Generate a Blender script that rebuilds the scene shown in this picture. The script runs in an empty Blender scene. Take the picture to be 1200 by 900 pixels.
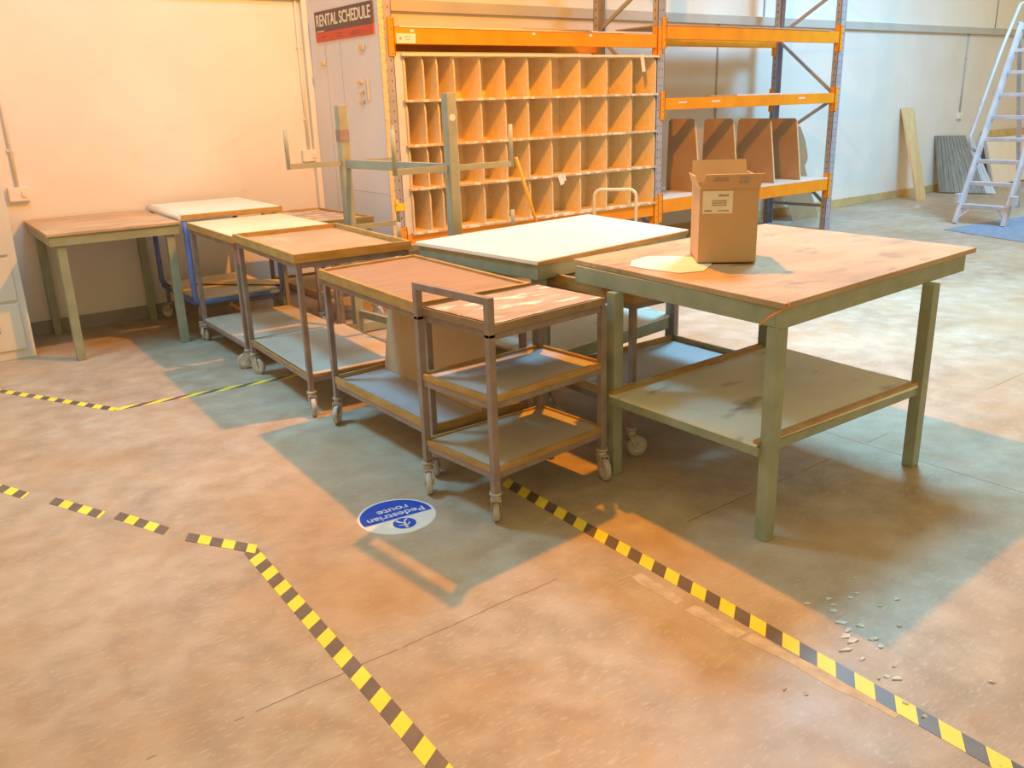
import bpy, bmesh, math, random
from mathutils import Vector, Matrix
random.seed(7)
C = bpy.context.scene.collection
V = Vector

# ---------------------------------------------------------------- materials
def new_mat(name, rough=0.6, metal=0.0, spec=0.4):
    m = bpy.data.materials.new(name); m.use_nodes = True
    b = m.node_tree.nodes['Principled BSDF']
    b.inputs['Roughness'].default_value = rough
    b.inputs['Metallic'].default_value = metal
    b.inputs['Specular IOR Level'].default_value = spec
    return m, m.node_tree.nodes, m.node_tree.links, b

def mottled(name, c1, c2, scale=4.0, rough=0.6, metal=0.0, spec=0.4, lo=0.35, hi=0.65, stretch=(1, 1, 1), bump=0.0, detail=6, c3=None, s3=30.0, f3=(0.6, 0.72)):
    m, N, L, b = new_mat(name, rough, metal, spec)
    tc = N.new('ShaderNodeTexCoord'); mp = N.new('ShaderNodeMapping'); mp.inputs['Scale'].default_value = stretch
    L.new(tc.outputs['Object'], mp.inputs['Vector'])
    nz = N.new('ShaderNodeTexNoise'); nz.inputs['Scale'].default_value = scale; nz.inputs['Detail'].default_value = detail
    L.new(mp.outputs['Vector'], nz.inputs['Vector'])
    r = N.new('ShaderNodeValToRGB'); r.color_ramp.elements[0].position = lo; r.color_ramp.elements[1].position = hi
    r.color_ramp.elements[0].color = (*c1, 1); r.color_ramp.elements[1].color = (*c2, 1)
    L.new(nz.outputs['Fac'], r.inputs['Fac'])
    out = r.outputs['Color']
    if c3:
        n3 = N.new('ShaderNodeTexNoise'); n3.inputs['Scale'].default_value = s3; n3.inputs['Detail'].default_value = 4
        L.new(mp.outputs['Vector'], n3.inputs['Vector'])
        r3 = N.new('ShaderNodeValToRGB'); r3.color_ramp.elements[0].position, r3.color_ramp.elements[1].position = f3
        r3.color_ramp.elements[0].color = (0, 0, 0, 1); r3.color_ramp.elements[1].color = (1, 1, 1, 1)
        L.new(n3.outputs['Fac'], r3.inputs['Fac'])
        mx = N.new('ShaderNodeMix'); mx.data_type = 'RGBA'
        L.new(r3.outputs['Color'], mx.inputs['Factor']); L.new(out, mx.inputs['A']); mx.inputs['B'].default_value = (*c3, 1)
        out = mx.outputs['Result']
    L.new(out, b.inputs['Base Color'])
    if bump:
        bp = N.new('ShaderNodeBump'); bp.inputs['Strength'].default_value = bump; bp.inputs['Distance'].default_value = 0.01
        L.new(nz.outputs['Fac'], bp.inputs['Height']); L.new(bp.outputs['Normal'], b.inputs['Normal'])
    return m

def floor_material():
    m, N, L, b = new_mat('concrete_floor', 0.42, 0, 0.45)
    geo = N.new('ShaderNodeNewGeometry'); sep = N.new('ShaderNodeSeparateXYZ')
    L.new(geo.outputs['Position'], sep.inputs[0])
    def noise(scale, detail=6, stretch=None, dist=0.0):
        n = N.new('ShaderNodeTexNoise'); n.inputs['Scale'].default_value = scale; n.inputs['Detail'].default_value = detail
        n.inputs['Distortion'].default_value = dist
        if stretch:
            mp = N.new('ShaderNodeMapping'); mp.inputs['Scale'].default_value = stretch; mp.inputs['Rotation'].default_value = (0, 0, 0.5)
            L.new(geo.outputs['Position'], mp.inputs['Vector']); L.new(mp.outputs['Vector'], n.inputs['Vector'])
        else: L.new(geo.outputs['Position'], n.inputs['Vector'])
        return n.outputs['Fac']
    def ramp(x, p0, c0, p1, c1):
        r = N.new('ShaderNodeValToRGB'); e = r.color_ramp.elements
        e[0].position, e[1].position = p0, p1; e[0].color = (*c0, 1); e[1].color = (*c1, 1)
        L.new(x, r.inputs['Fac']); return r.outputs['Color']
    def mix(f, a, c, bt='MIX'):
        mx = N.new('ShaderNodeMix'); mx.data_type = 'RGBA'; mx.blend_type = bt
        if isinstance(f, float): mx.inputs['Factor'].default_value = f
        else: L.new(f, mx.inputs['Factor'])
        for s, v in (('A', a), ('B', c)):
            if isinstance(v, tuple): mx.inputs[s].default_value = (*v, 1)
            else: L.new(v, mx.inputs[s])
        return mx.outputs['Result']
    def math_(op, a, bb):
        n = N.new('ShaderNodeMath'); n.operation = op
        for i, v in enumerate((a, bb)):
            if v is None: continue
            if isinstance(v, (int, float)): n.inputs[i].default_value = v
            else: L.new(v, n.inputs[i])
        return n.outputs[0]
    base = ramp(noise(0.9, 8, None, 0.4), 0.3, (0.30, 0.235, 0.18), 0.7, (0.48, 0.41, 0.33))
    mid = mix(ramp(noise(7.0, 15, None, 0.2), 0.35, (0, 0, 0), 0.72, (1, 1, 1)), base, mix(0.42, base, (0.70, 0.63, 0.55)))
    streak = ramp(noise(26.0, 14, (1.0, 3.5, 1.0), 0.5), 0.55, (0, 0, 0), 0.72, (1, 1, 1))
    mid = mix(math_('MULTIPLY', streak, 0.35), mid, (0.72, 0.65, 0.57))
    dark = ramp(noise(1.3, 14, None, 0.3), 0.48, (0, 0, 0), 0.72, (1, 1, 1))
    mid = mix(math_('MULTIPLY', dark, 0.55), mid, (0.46, 0.28, 0.13))
    d2 = ramp(noise(5.5, 14, None, 0.5), 0.50, (0, 0, 0), 0.68, (1, 1, 1))
    mid = mix(math_('MULTIPLY', d2, 0.38), mid, (0.42, 0.27, 0.15))
    fine = ramp(noise(60.0, 4), 0.66, (0, 0, 0), 0.74, (1, 1, 1))
    mid = mix(math_('MULTIPLY', fine, 0.25), mid, (0.82, 0.78, 0.72))
    wob = math_('MULTIPLY', math_('SUBTRACT', noise(6.0, 5), 0.5), 0.02)
    def joint(axis, at, half):
        d = math_('ABSOLUTE', math_('SUBTRACT', math_('ADD', sep.outputs[axis], wob), at), None)
        return math_('LESS_THAN', d, half)
    j = math_('MAXIMUM', joint('X', 3.635, 0.0035), math_('MULTIPLY', joint('Y', 2.08, 0.003), math_('GREATER_THAN', noise(2.2, 5), 0.52)))
    mid = mix(math_('MULTIPLY', j, 0.6), mid, (0.10, 0.075, 0.06))
    L.new(mid, b.inputs['Base Color'])
    rr = N.new('ShaderNodeMapRange'); rr.inputs['To Min'].default_value = 0.30; rr.inputs['To Max'].default_value = 0.60
    L.new(noise(3.0, 6), rr.inputs['Value']); L.new(rr.outputs[0], b.inputs['Roughness'])
    bp = N.new('ShaderNodeBump'); bp.inputs['Strength'].default_value = 0.2; bp.inputs['Distance'].default_value = 0.01
    L.new(noise(14.0, 8), bp.inputs['Height']); L.new(bp.outputs['Normal'], b.inputs['Normal'])
    return m

M = {}
M['floor'] = floor_material()
M['wall'] = mottled('painted_blockwork', (0.76, 0.75, 0.74), (0.82, 0.81, 0.80), 1.5, 0.55, spec=0.35, c3=(0.72, 0.70, 0.67), s3=5.0, f3=(0.66, 0.78), bump=0.05)
M['cladding'] = mottled('wall_cladding', (0.82, 0.83, 0.83), (0.88, 0.89, 0.89), 1.0, 0.5)
M['trim'] = mottled('painted_rail', (0.50, 0.51, 0.50), (0.58, 0.58, 0.57), 2.0, 0.5)
M['dark_skirting'] = mottled('grey_skirting', (0.30, 0.29, 0.29), (0.38, 0.37, 0.37), 4.0, 0.6)
M['wood_skirting'] = mottled('pine_skirting', (0.52, 0.38, 0.18), (0.62, 0.47, 0.25), 4.0, 0.6)
M['partition'] = mottled('partition_board', (0.72, 0.72, 0.82), (0.79, 0.79, 0.88), 1.3, 0.5)
M['cabinet'] = mottled('cabinet_board', (0.70, 0.70, 0.70), (0.76, 0.76, 0.75), 2.0, 0.5)
M['groove'] = mottled('panel_groove', (0.30, 0.28, 0.28), (0.36, 0.34, 0.34), 6.0, 0.8)
M['orange'] = mottled('orange_rack_paint', (0.86, 0.30, 0.010), (0.94, 0.36, 0.014), 5.0, 0.42)
M['slate'] = mottled('grey_rack_paint', (0.34, 0.35, 0.44), (0.41, 0.42, 0.51), 7.0, 0.5)
M['hole'] = mottled('slot_shadow', (0.12, 0.11, 0.12), (0.15, 0.14, 0.15), 7.0, 0.9)
M['chip'] = mottled('raw_chipboard', (0.80, 0.66, 0.44), (0.86, 0.73, 0.51), 18.0, 0.75, c3=(0.72, 0.57, 0.36), s3=50)
M['edge'] = mottled('pale_board_edge', (0.66, 0.50, 0.30), (0.78, 0.64, 0.44), 40.0, 0.7)
M['lip'] = mottled('taped_shelf_lip', (0.60, 0.44, 0.25), (0.85, 0.78, 0.66), 14.0, 0.6, stretch=(1, 1, 1), lo=0.5, hi=0.6)
M['side_grey'] = mottled('grey_side_panel', (0.62, 0.66, 0.74), (0.70, 0.74, 0.81), 4.0, 0.6)
M['green'] = mottled('green_steel', (0.27, 0.32, 0.25), (0.34, 0.39, 0.31), 9.0, 0.5, spec=0.5, c3=(0.33, 0.25, 0.18), s3=16, f3=(0.68, 0.8))
M['brown_steel'] = mottled('brown_steel', (0.25, 0.20, 0.20), (0.33, 0.27, 0.27), 12.0, 0.5, spec=0.5, c3=(0.32, 0.27, 0.25), s3=90, f3=(0.64, 0.74))
M['blue'] = mottled('blue_steel', (0.10, 0.17, 0.50), (0.15, 0.23, 0.60), 8.0, 0.45, spec=0.5)
M['ply_top'] = mottled('worn_plywood', (0.48, 0.33, 0.205), (0.64, 0.46, 0.30), 2.6, 0.6, c3=(0.36, 0.25, 0.17), s3=6.0, f3=(0.57, 0.75), stretch=(1, 2, 1), detail=12)
M['wood_rim'] = mottled('varnished_rim', (0.40, 0.24, 0.075), (0.52, 0.33, 0.12), 10.0, 0.5, stretch=(1, 1, 4))
M['dark_rim'] = mottled('dark_wood_rim', (0.26, 0.18, 0.11), (0.36, 0.26, 0.17), 10.0, 0.6, c3=(0.55, 0.45, 0.34), s3=22.0, f3=(0.66, 0.76))
M['tan_board'] = mottled('tan_board', (0.39, 0.275, 0.16), (0.48, 0.345, 0.21), 3.0, 0.5, c3=(0.56, 0.42, 0.28), s3=5.0, f3=(0.60, 0.75))
M['bench_ply'] = mottled('bench_plywood', (0.40, 0.285, 0.17), (0.53, 0.39, 0.25), 2.2, 0.6, c3=(0.30, 0.21, 0.15), s3=6.0, f3=(0.56, 0.72), stretch=(1, 2, 1), detail=12)
M['laminate'] = mottled('brown_laminate', (0.34, 0.215, 0.14), (0.42, 0.27, 0.18), 4.0, 0.35, spec=0.5, stretch=(1, 9, 1))
M['white_lam'] = mottled('white_laminate', (0.86, 0.85, 0.83), (0.92, 0.91, 0.89), 3.0, 0.3, spec=0.5, c3=(0.50, 0.47, 0.46), s3=7.0, f3=(0.70, 0.80))
M['cream_lam'] = mottled('cream_laminate', (0.80, 0.68, 0.48), (0.86, 0.75, 0.56), 3.0, 0.4, spec=0.5)
M['scuffed'] = mottled('scuffed_board', (0.34, 0.255, 0.20), (0.48, 0.375, 0.30), 7.0, 0.6, c3=(0.84, 0.79, 0.73), s3=6.0, f3=(0.54, 0.66), stretch=(1, 2.5, 1))
M['grey_shelf'] = mottled('grey_shelf_board', (0.48, 0.44, 0.38), (0.56, 0.52, 0.46), 3.0, 0.55)
M['blue_shelf'] = mottled('blue_grey_shelf', (0.46, 0.46, 0.52), (0.54, 0.54, 0.60), 3.0, 0.5)
M['pale_shelf'] = mottled('pale_grey_shelf', (0.72, 0.75, 0.70), (0.80, 0.83, 0.77), 2.2, 0.5, c3=(0.33, 0.33, 0.30), s3=3.2, f3=(0.60, 0.72), stretch=(1, 2.2, 1))
M['card'] = mottled('cardboard', (0.54, 0.38, 0.24), (0.60, 0.43, 0.28), 3.0, 0.8, spec=0.2)
M['card_dark'] = mottled('brown_board', (0.42, 0.285, 0.17), (0.48, 0.33, 0.20), 3.0, 0.8, spec=0.2)
M['card_torn'] = mottled('torn_card', (0.36, 0.245, 0.15), (0.42, 0.29, 0.18), 4.0, 0.8, spec=0.2)
M['card_in'] = mottled('cardboard_inside', (0.60, 0.43, 0.25), (0.66, 0.48, 0.29), 3.0, 0.8, spec=0.2)
M['label'] = mottled('printed_label', (0.80, 0.76, 0.74), (0.86, 0.82, 0.80), 10.0, 0.5)
M['ink'] = mottled('grey_print', (0.34, 0.28, 0.24), (0.46, 0.40, 0.36), 60.0, 0.7)
M['caster_metal'] = mottled('galvanised_fork', (0.45, 0.42, 0.40), (0.60, 0.56, 0.53), 30.0, 0.45, metal=0.35)
M['rubber'] = mottled('grey_rubber_tyre', (0.42, 0.40, 0.39), (0.55, 0.53, 0.51), 20.0, 0.6)
M['hub'] = mottled('wheel_hub', (0.62, 0.60, 0.58), (0.75, 0.73, 0.70), 10.0, 0.5)
M['alu'] = mottled('aluminium', (0.46, 0.49, 0.58), (0.58, 0.61, 0.70), 6.0, 0.4, metal=0.15)
M['white'] = mottled('white_plastic', (0.78, 0.77, 0.74), (0.84, 0.83, 0.80), 6.0, 0.5)
M['off_white'] = mottled('white_tube', (0.72, 0.68, 0.60), (0.82, 0.78, 0.70), 9.0, 0.4)
M['tape_y'] = mottled('yellow_tape', (0.88, 0.74, 0.05), (0.95, 0.82, 0.09), 5.0, 0.45, c3=(0.40, 0.32, 0.15), s3=30.0, f3=(0.68, 0.75))
M['tape_k'] = mottled('black_tape', (0.115, 0.092, 0.088), (0.16, 0.13, 0.125), 8.0, 0.4, spec=0.6, c3=(0.28, 0.22, 0.18), s3=34.0, f3=(0.66, 0.76))
M['residue'] = mottled('old_tape_residue', (0.50, 0.41, 0.32), (0.64, 0.55, 0.45), 20.0, 0.7)
M['st_blue'] = mottled('sticker_blue', (0.010, 0.085, 0.66), (0.014, 0.11, 0.74), 2.0, 0.3, spec=0.6)
M['st_white'] = mottled('sticker_white', (0.82, 0.86, 0.90), (0.88, 0.90, 0.93), 2.0, 0.3, spec=0.6)
M['sign_brown'] = mottled('sign_dark', (0.135, 0.09, 0.085), (0.15, 0.10, 0.095), 3.0, 0.5)
M['sign_red'] = mottled('sign_red', (0.62, 0.09, 0.05), (0.66, 0.10, 0.06), 3.0, 0.5)
M['yellow_plastic'] = mottled('yellow_plastic', (0.85, 0.60, 0.04), (0.90, 0.66, 0.06), 6.0, 0.5)
M['rod'] = mottled('orange_rod', (0.72, 0.36, 0.03), (0.80, 0.42, 0.04), 6.0, 0.5)
M['panel_grey'] = mottled('grey_plastic_panel', (0.24, 0.25, 0.23), (0.33, 0.34, 0.32), 6.0, 0.6, stretch=(3, 3, 0.4))
M['panel_blue'] = mottled('pale_blue_panel', (0.50, 0.58, 0.66), (0.56, 0.64, 0.71), 6.0, 0.6)
M['pine'] = mottled('pine_plank', (0.66, 0.50, 0.27), (0.76, 0.60, 0.36), 6.0, 0.65, stretch=(3, 3, 0.5))
M['mat_blue'] = mottled('blue_floor_mat', (0.20, 0.25, 0.36), (0.26, 0.31, 0.42), 9.0, 0.9)
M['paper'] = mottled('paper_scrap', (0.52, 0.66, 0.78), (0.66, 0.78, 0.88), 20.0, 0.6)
M['cord'] = mottled('orange_cord', (0.85, 0.30, 0.03), (0.9, 0.34, 0.04), 20.0, 0.6)
M['post_green'] = mottled('sage_green_steel', (0.32, 0.35, 0.29), (0.39, 0.42, 0.35), 9.0, 0.5, c3=(0.45, 0.45, 0.38), s3=14, f3=(0.7, 0.8))

# ---------------------------------------------------------------- geometry helpers
class MB:
    def __init__(s): s.bm = bmesh.new(); s.mats = []; s.cur = 0
    def mat(s, m):
        if m not in s.mats: s.mats.append(m)
        s.cur = s.mats.index(m); return s
    def face(s, vs, smooth=False):
        try:
            f = s.bm.faces.new(vs); f.material_index = s.cur; f.smooth = smooth; return f
        except ValueError: return None
    def hexa(s, bot, top, bev=0.0):
        n = len(bot)
        b = [s.bm.verts.new(p) for p in bot]; t = [s.bm.verts.new(p) for p in top]
        fs = [s.face(list(reversed(b))), s.face(t)]
        for i in range(n): fs.append(s.face([b[i], b[(i+1) % n], t[(i+1) % n], t[i]]))
        if bev > 0:
            es = list({e for f in fs if f for e in f.edges})
            r = bmesh.ops.bevel(s.bm, geom=es, offset=bev, segments=2, affect='EDGES', profile=0.6)
            for f in r['faces']: f.material_index = s.cur
        return s
    def box(s, lo, hi, bev=0.0):
        x0, y0, z0 = lo; x1, y1, z1 = hi
        q = [(x0, y0), (x1, y0), (x1, y1), (x0, y1)]
        return s.hexa([V((x, y, z0)) for x, y in q], [V((x, y, z1)) for x, y in q], bev)
    def prism(s, quad, z0, z1, bev=0.0):
        q = [V((p[0], p[1], 0)) for p in quad]
        area = sum(q[i].x*q[(i+1) % len(q)].y - q[(i+1) % len(q)].x*q[i].y for i in range(len(q)))
        if area < 0: q = q[::-1]
        return s.hexa([V((p.x, p.y, z0)) for p in q], [V((p.x, p.y, z1)) for p in q], bev)
    def bar(s, p, q, w, h, up=V((0, 0, 1)), bev=0.0):
        p, q = V(p), V(q); d = (q-p).normalized()
        if abs(d.dot(up)) > 0.98: up = V((0, 1, 0))
        sd = d.cross(up).normalized()*w/2; u = sd.cross(d).normalized()*h/2
        r = [(-1, -1), (1, -1), (1, 1), (-1, 1)]
        A = [p+sd*a+u*b for a, b in r]; B = [q+sd*a+u*b for a, b in r]
        return s.hexa(A, B, bev)
    def tube(s, pts, r, n=12, closed=False, cap=True):
        pts = [V(p) for p in pts]; rings = []; prev = None
        for i, p in enumerate(pts):
            d = ((pts[min(i+1, len(pts)-1)]-pts[max(i-1, 0)])).normalized()
            if prev is None:
                a = V((0, 0, 1)) if abs(d.z) < 0.9 else V((1, 0, 0))
                u = d.cross(a).normalized()
            else: u = (prev - d*prev.dot(d)).normalized()
            prev = u; w = d.cross(u)
            rr = r[i] if isinstance(r, (list, tuple)) else r
            rings.append([s.bm.verts.new(p+(u*math.cos(t)+w*math.sin(t))*rr) for t in [2*math.pi*k/n for k in range(n)]])
        for a, b in zip(rings, rings[1:]):
            for k in range(n): s.face([a[k], a[(k+1) % n], b[(k+1) % n], b[k]], True)
        if cap: s.face(list(reversed(rings[0]))); s.face(rings[-1])
        return s
    def build(s, name, mat=None, parent=None, off=None):
        bmesh.ops.recalc_face_normals(s.bm, faces=s.bm.faces)
        if off is None and parent is not None:
            off = V((0, 0, 0)); q = parent
            while q is not None: off = off + q.location; q = q.parent
        off = off or V((0, 0, 0))
        bmesh.ops.translate(s.bm, verts=s.bm.verts, vec=-off)
        me = bpy.data.meshes.new(name); s.bm.to_mesh(me); s.bm.free()
        for m in (s.mats or [mat]): me.materials.append(M[m] if isinstance(m, str) else m)
        o = bpy.data.objects.new(name, me); C.objects.link(o)
        if parent is not None: o.parent = parent
        else: o.location = off
        return o

def tag(o, label, cat, group=None):
    o['label'] = label; o['category'] = cat
    if group: o['group'] = group
    return o
def thing(name, loc, label, cat, group=None):
    o = bpy.data.objects.new(name, None); C.objects.link(o); o.location = loc
    o.empty_display_size = 0.1
    return tag(o, label, cat, group)
def struct(o): o['kind'] = 'structure'; return o
def part(name, mat, parent, fn):
    mb = MB(); mb.mat(mat); fn(mb); return mb.build(name, None, parent)
def single(name, mat, loc, label, cat, fn, group=None):
    mb = MB(); mb.mat(mat); fn(mb)
    return tag(mb.build(name, None, None, V(loc)), label, cat, group)
def lerp(a, b, t): return a+(b-a)*t
class Quad:            # BL, FL, FR, BR corners of a slightly skewed table top
    def __init__(s, BL, FL, FR, BR): s.c = [V((*p, 0)) for p in (BL, FL, FR, BR)]
    def at(s, u, v, z=0.0):   # u: left to right, v: front to back
        BL, FL, FR, BR = s.c
        p = lerp(lerp(FL, FR, u), lerp(BL, BR, u), v); return V((p.x, p.y, z))
    def inset(s, i):
        BL, FL, FR, BR = s.c
        w = (FR-FL).length; d = (BL-FL).length
        a, b = i/w, i/d
        return Quad(*[s.at(u, v)[:2] for u, v in ((a, 1-b), (a, b), (1-a, b), (1-a, 1-b))])
    def pts(s): return [s.c[1], s.c[2], s.c[3], s.c[0]]

# ---------------------------------------------------------------- setting
YW = 7.38
def fl(mb):
    mb.prism([(-9, -9), (22, -9), (22, YW+0.3), (-9, YW+0.3)], -0.15, 0)
struct(part('floor', 'floor', None, fl))
struct(part('wall_back', 'wall', None, lambda m: m.box((-9, YW, 0), (22, YW+0.25, 2.47))))
def clad(m):
    m.box((-9, YW+0.03, 2.47), (22, YW+0.25, 5.6))
    m.mat('groove')
    for x in (-2.4, 3.6, 9.62, 15.63): m.box((x-0.012, YW+0.022, 2.47), (x+0.012, YW+0.031, 5.6))
struct(part('wall_back_upper', 'cladding', None, clad))
struct(part('trim_1', 'trim', None, lambda m: (m.box((3.49, YW-0.05, 2.40), (22, YW+0.04, 2.50), 0.006), m.box((-9, YW-0.05, 2.46), (3.45, YW+0.04, 2.56), 0.006))))
struct(part('baseboard_left', 'dark_skirting', None, lambda m: m.box((-9, YW-0.012, 0), (3.45, YW+0.01, 0.105))))
struct(part('baseboard_right', 'wood_skirting', None, lambda m: m.box((3.49, YW-0.022, 0), (22, YW+0.01, 0.115), 0.004)))
wp = part('wall_partition', 'partition', None, lambda m: (m.box((3.45, 6.14, 0), (3.485, YW, 3.3)),
    m.mat('groove'), m.box((3.449, 6.78, 0), (3.4505, 6.783, 2.10)), m.box((3.449, 7.05, 0), (3.4505, 7.053, 2.10)), m.box((3.449, 6.15, 0.93), (3.4505, 7.05, 0.932))))
struct(wp)
part('edge_trim', 'edge', wp, lambda m: m.box((3.447, 6.128, 0), (3.487, 6.14, 3.3)))
part('corner_trim', 'wall', wp, lambda m: m.box((3.40, YW-0.05, 0.1), (3.45, YW, 3.3), 0.01))
for y, z, w, h in ((7.10, 1.95, 0.06, 0.035), (6.31+0.1, 2.03, 0.07, 0.04), (6.48, 1.78, 0.07, 0.02), (6.47, 1.70, 0.06, 0.02), (6.36, 1.72, 0.02, 0.16), (6.47, 1.63, 0.07, 0.03)):
    part('door_catch', 'edge' if h < 0.05 else 'trim', wp, lambda m: m.box((3.43, y-w/2, z-h/2), (3.45, y+w/2, z+h/2), 0.004))

# ---------------------------------------------------------------- things on the walls
def socket(name, x, z, cond, label, clabel, ctop):
    t = thing(name, (x, YW-0.02, z), label, 'socket')
    part('back_box', 'white', t, lambda m: m.box((x-0.07, YW-0.045, z-0.05), (x+0.07, YW, z+0.05), 0.006))
    part('switch', 'off_white', t, lambda m: m.box((x+0.015, YW-0.055, z-0.02), (x+0.045, YW-0.044, z+0.02), 0.003))
    if cond: single('conduit', 'trim' if x > 5 else 'wall', (x, YW, z), clabel, 'conduit', lambda m: (m.tube([(x, YW-0.013, z+0.05), (x, YW-0.013, ctop)], 0.012), *[m.box((x-0.022, YW-0.02, zz), (x+0.022, YW, zz+0.02), 0.002) for zz in (z+0.3, lerp(z, ctop, 0.7))]))
socket('wall_socket', 1.05, 1.06, True, 'cream switch box on the wall above the small green table, left edge', 'thin vertical conduit dropping to the cream switch box at the far left', 2.46)
socket('wall_socket', 3.36, 1.20, True, 'double socket on the wall in the corner beside the pale partition', 'thin vertical conduit running down the corner beside the partition', 2.46)
socket('wall_socket', 14.73, 1.17, True, 'small grey socket on the right wall above the stacked grey panels', 'vertical conduit dropping to the socket above the stacked grey panels', 2.40)
single('conduit', 'trim', (8.74, YW, 0), 'thin vertical conduit on the wall behind the open rack bay', 'conduit', lambda m: m.tube([(8.74, YW-0.012, 0.12), (8.74, YW-0.012, 2.4)], 0.010))

def cabinet():
    x0, x1, y0, y1 = -0.35, 0.87, 6.72, YW-0.02
    t = thing('cupboard', (x0, y0, 0), 'pale panelled cupboard against the wall at the far left edge', 'cupboard')
    part('body', 'cabinet', t, lambda m: m.box((x0, y0, 0), (x1, y1, 1.98), 0.006))
    def panel(name, z0, z1):
        p = part(name, 'cabinet', t, lambda m: m.box((x0+0.06, y0-0.014, z0), (x1-0.05, y0-0.001, z1), 0.004))
        return p
    d = panel('door', 0.72, 1.90)
    part('handle', 'alu', d, lambda m: m.bar((x0+0.12, y0-0.03, 1.2), (x0+0.12, y0-0.03, 1.34), 0.015, 0.015))
    w = panel('drawer', 0.41, 0.70)
    d2 = panel('door', 0.07, 0.39)
    part('lock', 'hole', d2, lambda m: m.bar((0.665, y0-0.03, 0.20), (0.665, y0-0.03, 0.25), 0.02, 0.02))
cabinet()

def sign():
    x = 3.449
    t = thing('sign', (x, 6.7, 2.2), 'dark RENTAL SCHEDULE sign with a red lower strip, on the partition', 'sign')
    part('board', 'sign_brown', t, lambda m: m.box((x-0.012, 6.20, 2.185), (x, 7.18, 2.345)))
    part('red_strip', 'sign_red', t, lambda m: m.box((x-0.012, 6.20, 2.115), (x, 7.18, 2.185)))
    def txt(s, y, z, size, mat, name, off=0.0, sx=1.0):
        cu = bpy.data.curves.new(name, 'FONT'); cu.body = s; cu.size = size; cu.extrude = 0.0008; cu.offset = off
        tmp = bpy.data.objects.new('tmp', cu); C.objects.link(tmp)
        me = bpy.data.meshes.new_from_object(tmp); bpy.data.objects.remove(tmp)
        me.materials.clear(); me.materials.append(M[mat])
        o = bpy.data.objects.new(name, me); C.objects.link(o); o.parent = t
        R = Matrix(((0, 0, -1), (-1, 0, 0), (0, 1, 0)))
        w = max(v.co.x for v in me.vertices)
        o.matrix_local = Matrix.Translation(V((x-0.0135, y, z))-t.location) @ R.to_4x4() @ Matrix.Diagonal((sx/w, 1, 1, 1))
        return o
    txt('RENTAL SCHEDULE', 7.155, 2.232, 0.125, 'white', 'lettering', 0.002, 0.93)
    part('small_print', 'white', t, lambda m: (m.box((x-0.0135, 7.02, 2.190), (x-0.0125, 7.155, 2.197)),))
    part('faint_print', 'sign_brown', t, lambda m: [m.box((x-0.0135, a, z), (x-0.0125, b, z+0.005)) for a, b, z in ((6.98, 7.08, 2.15), (6.70, 6.80, 2.155), (6.71, 6.79, 2.135), (6.40, 6.54, 2.152), (6.42, 6.58, 2.135))])
sign()

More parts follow.
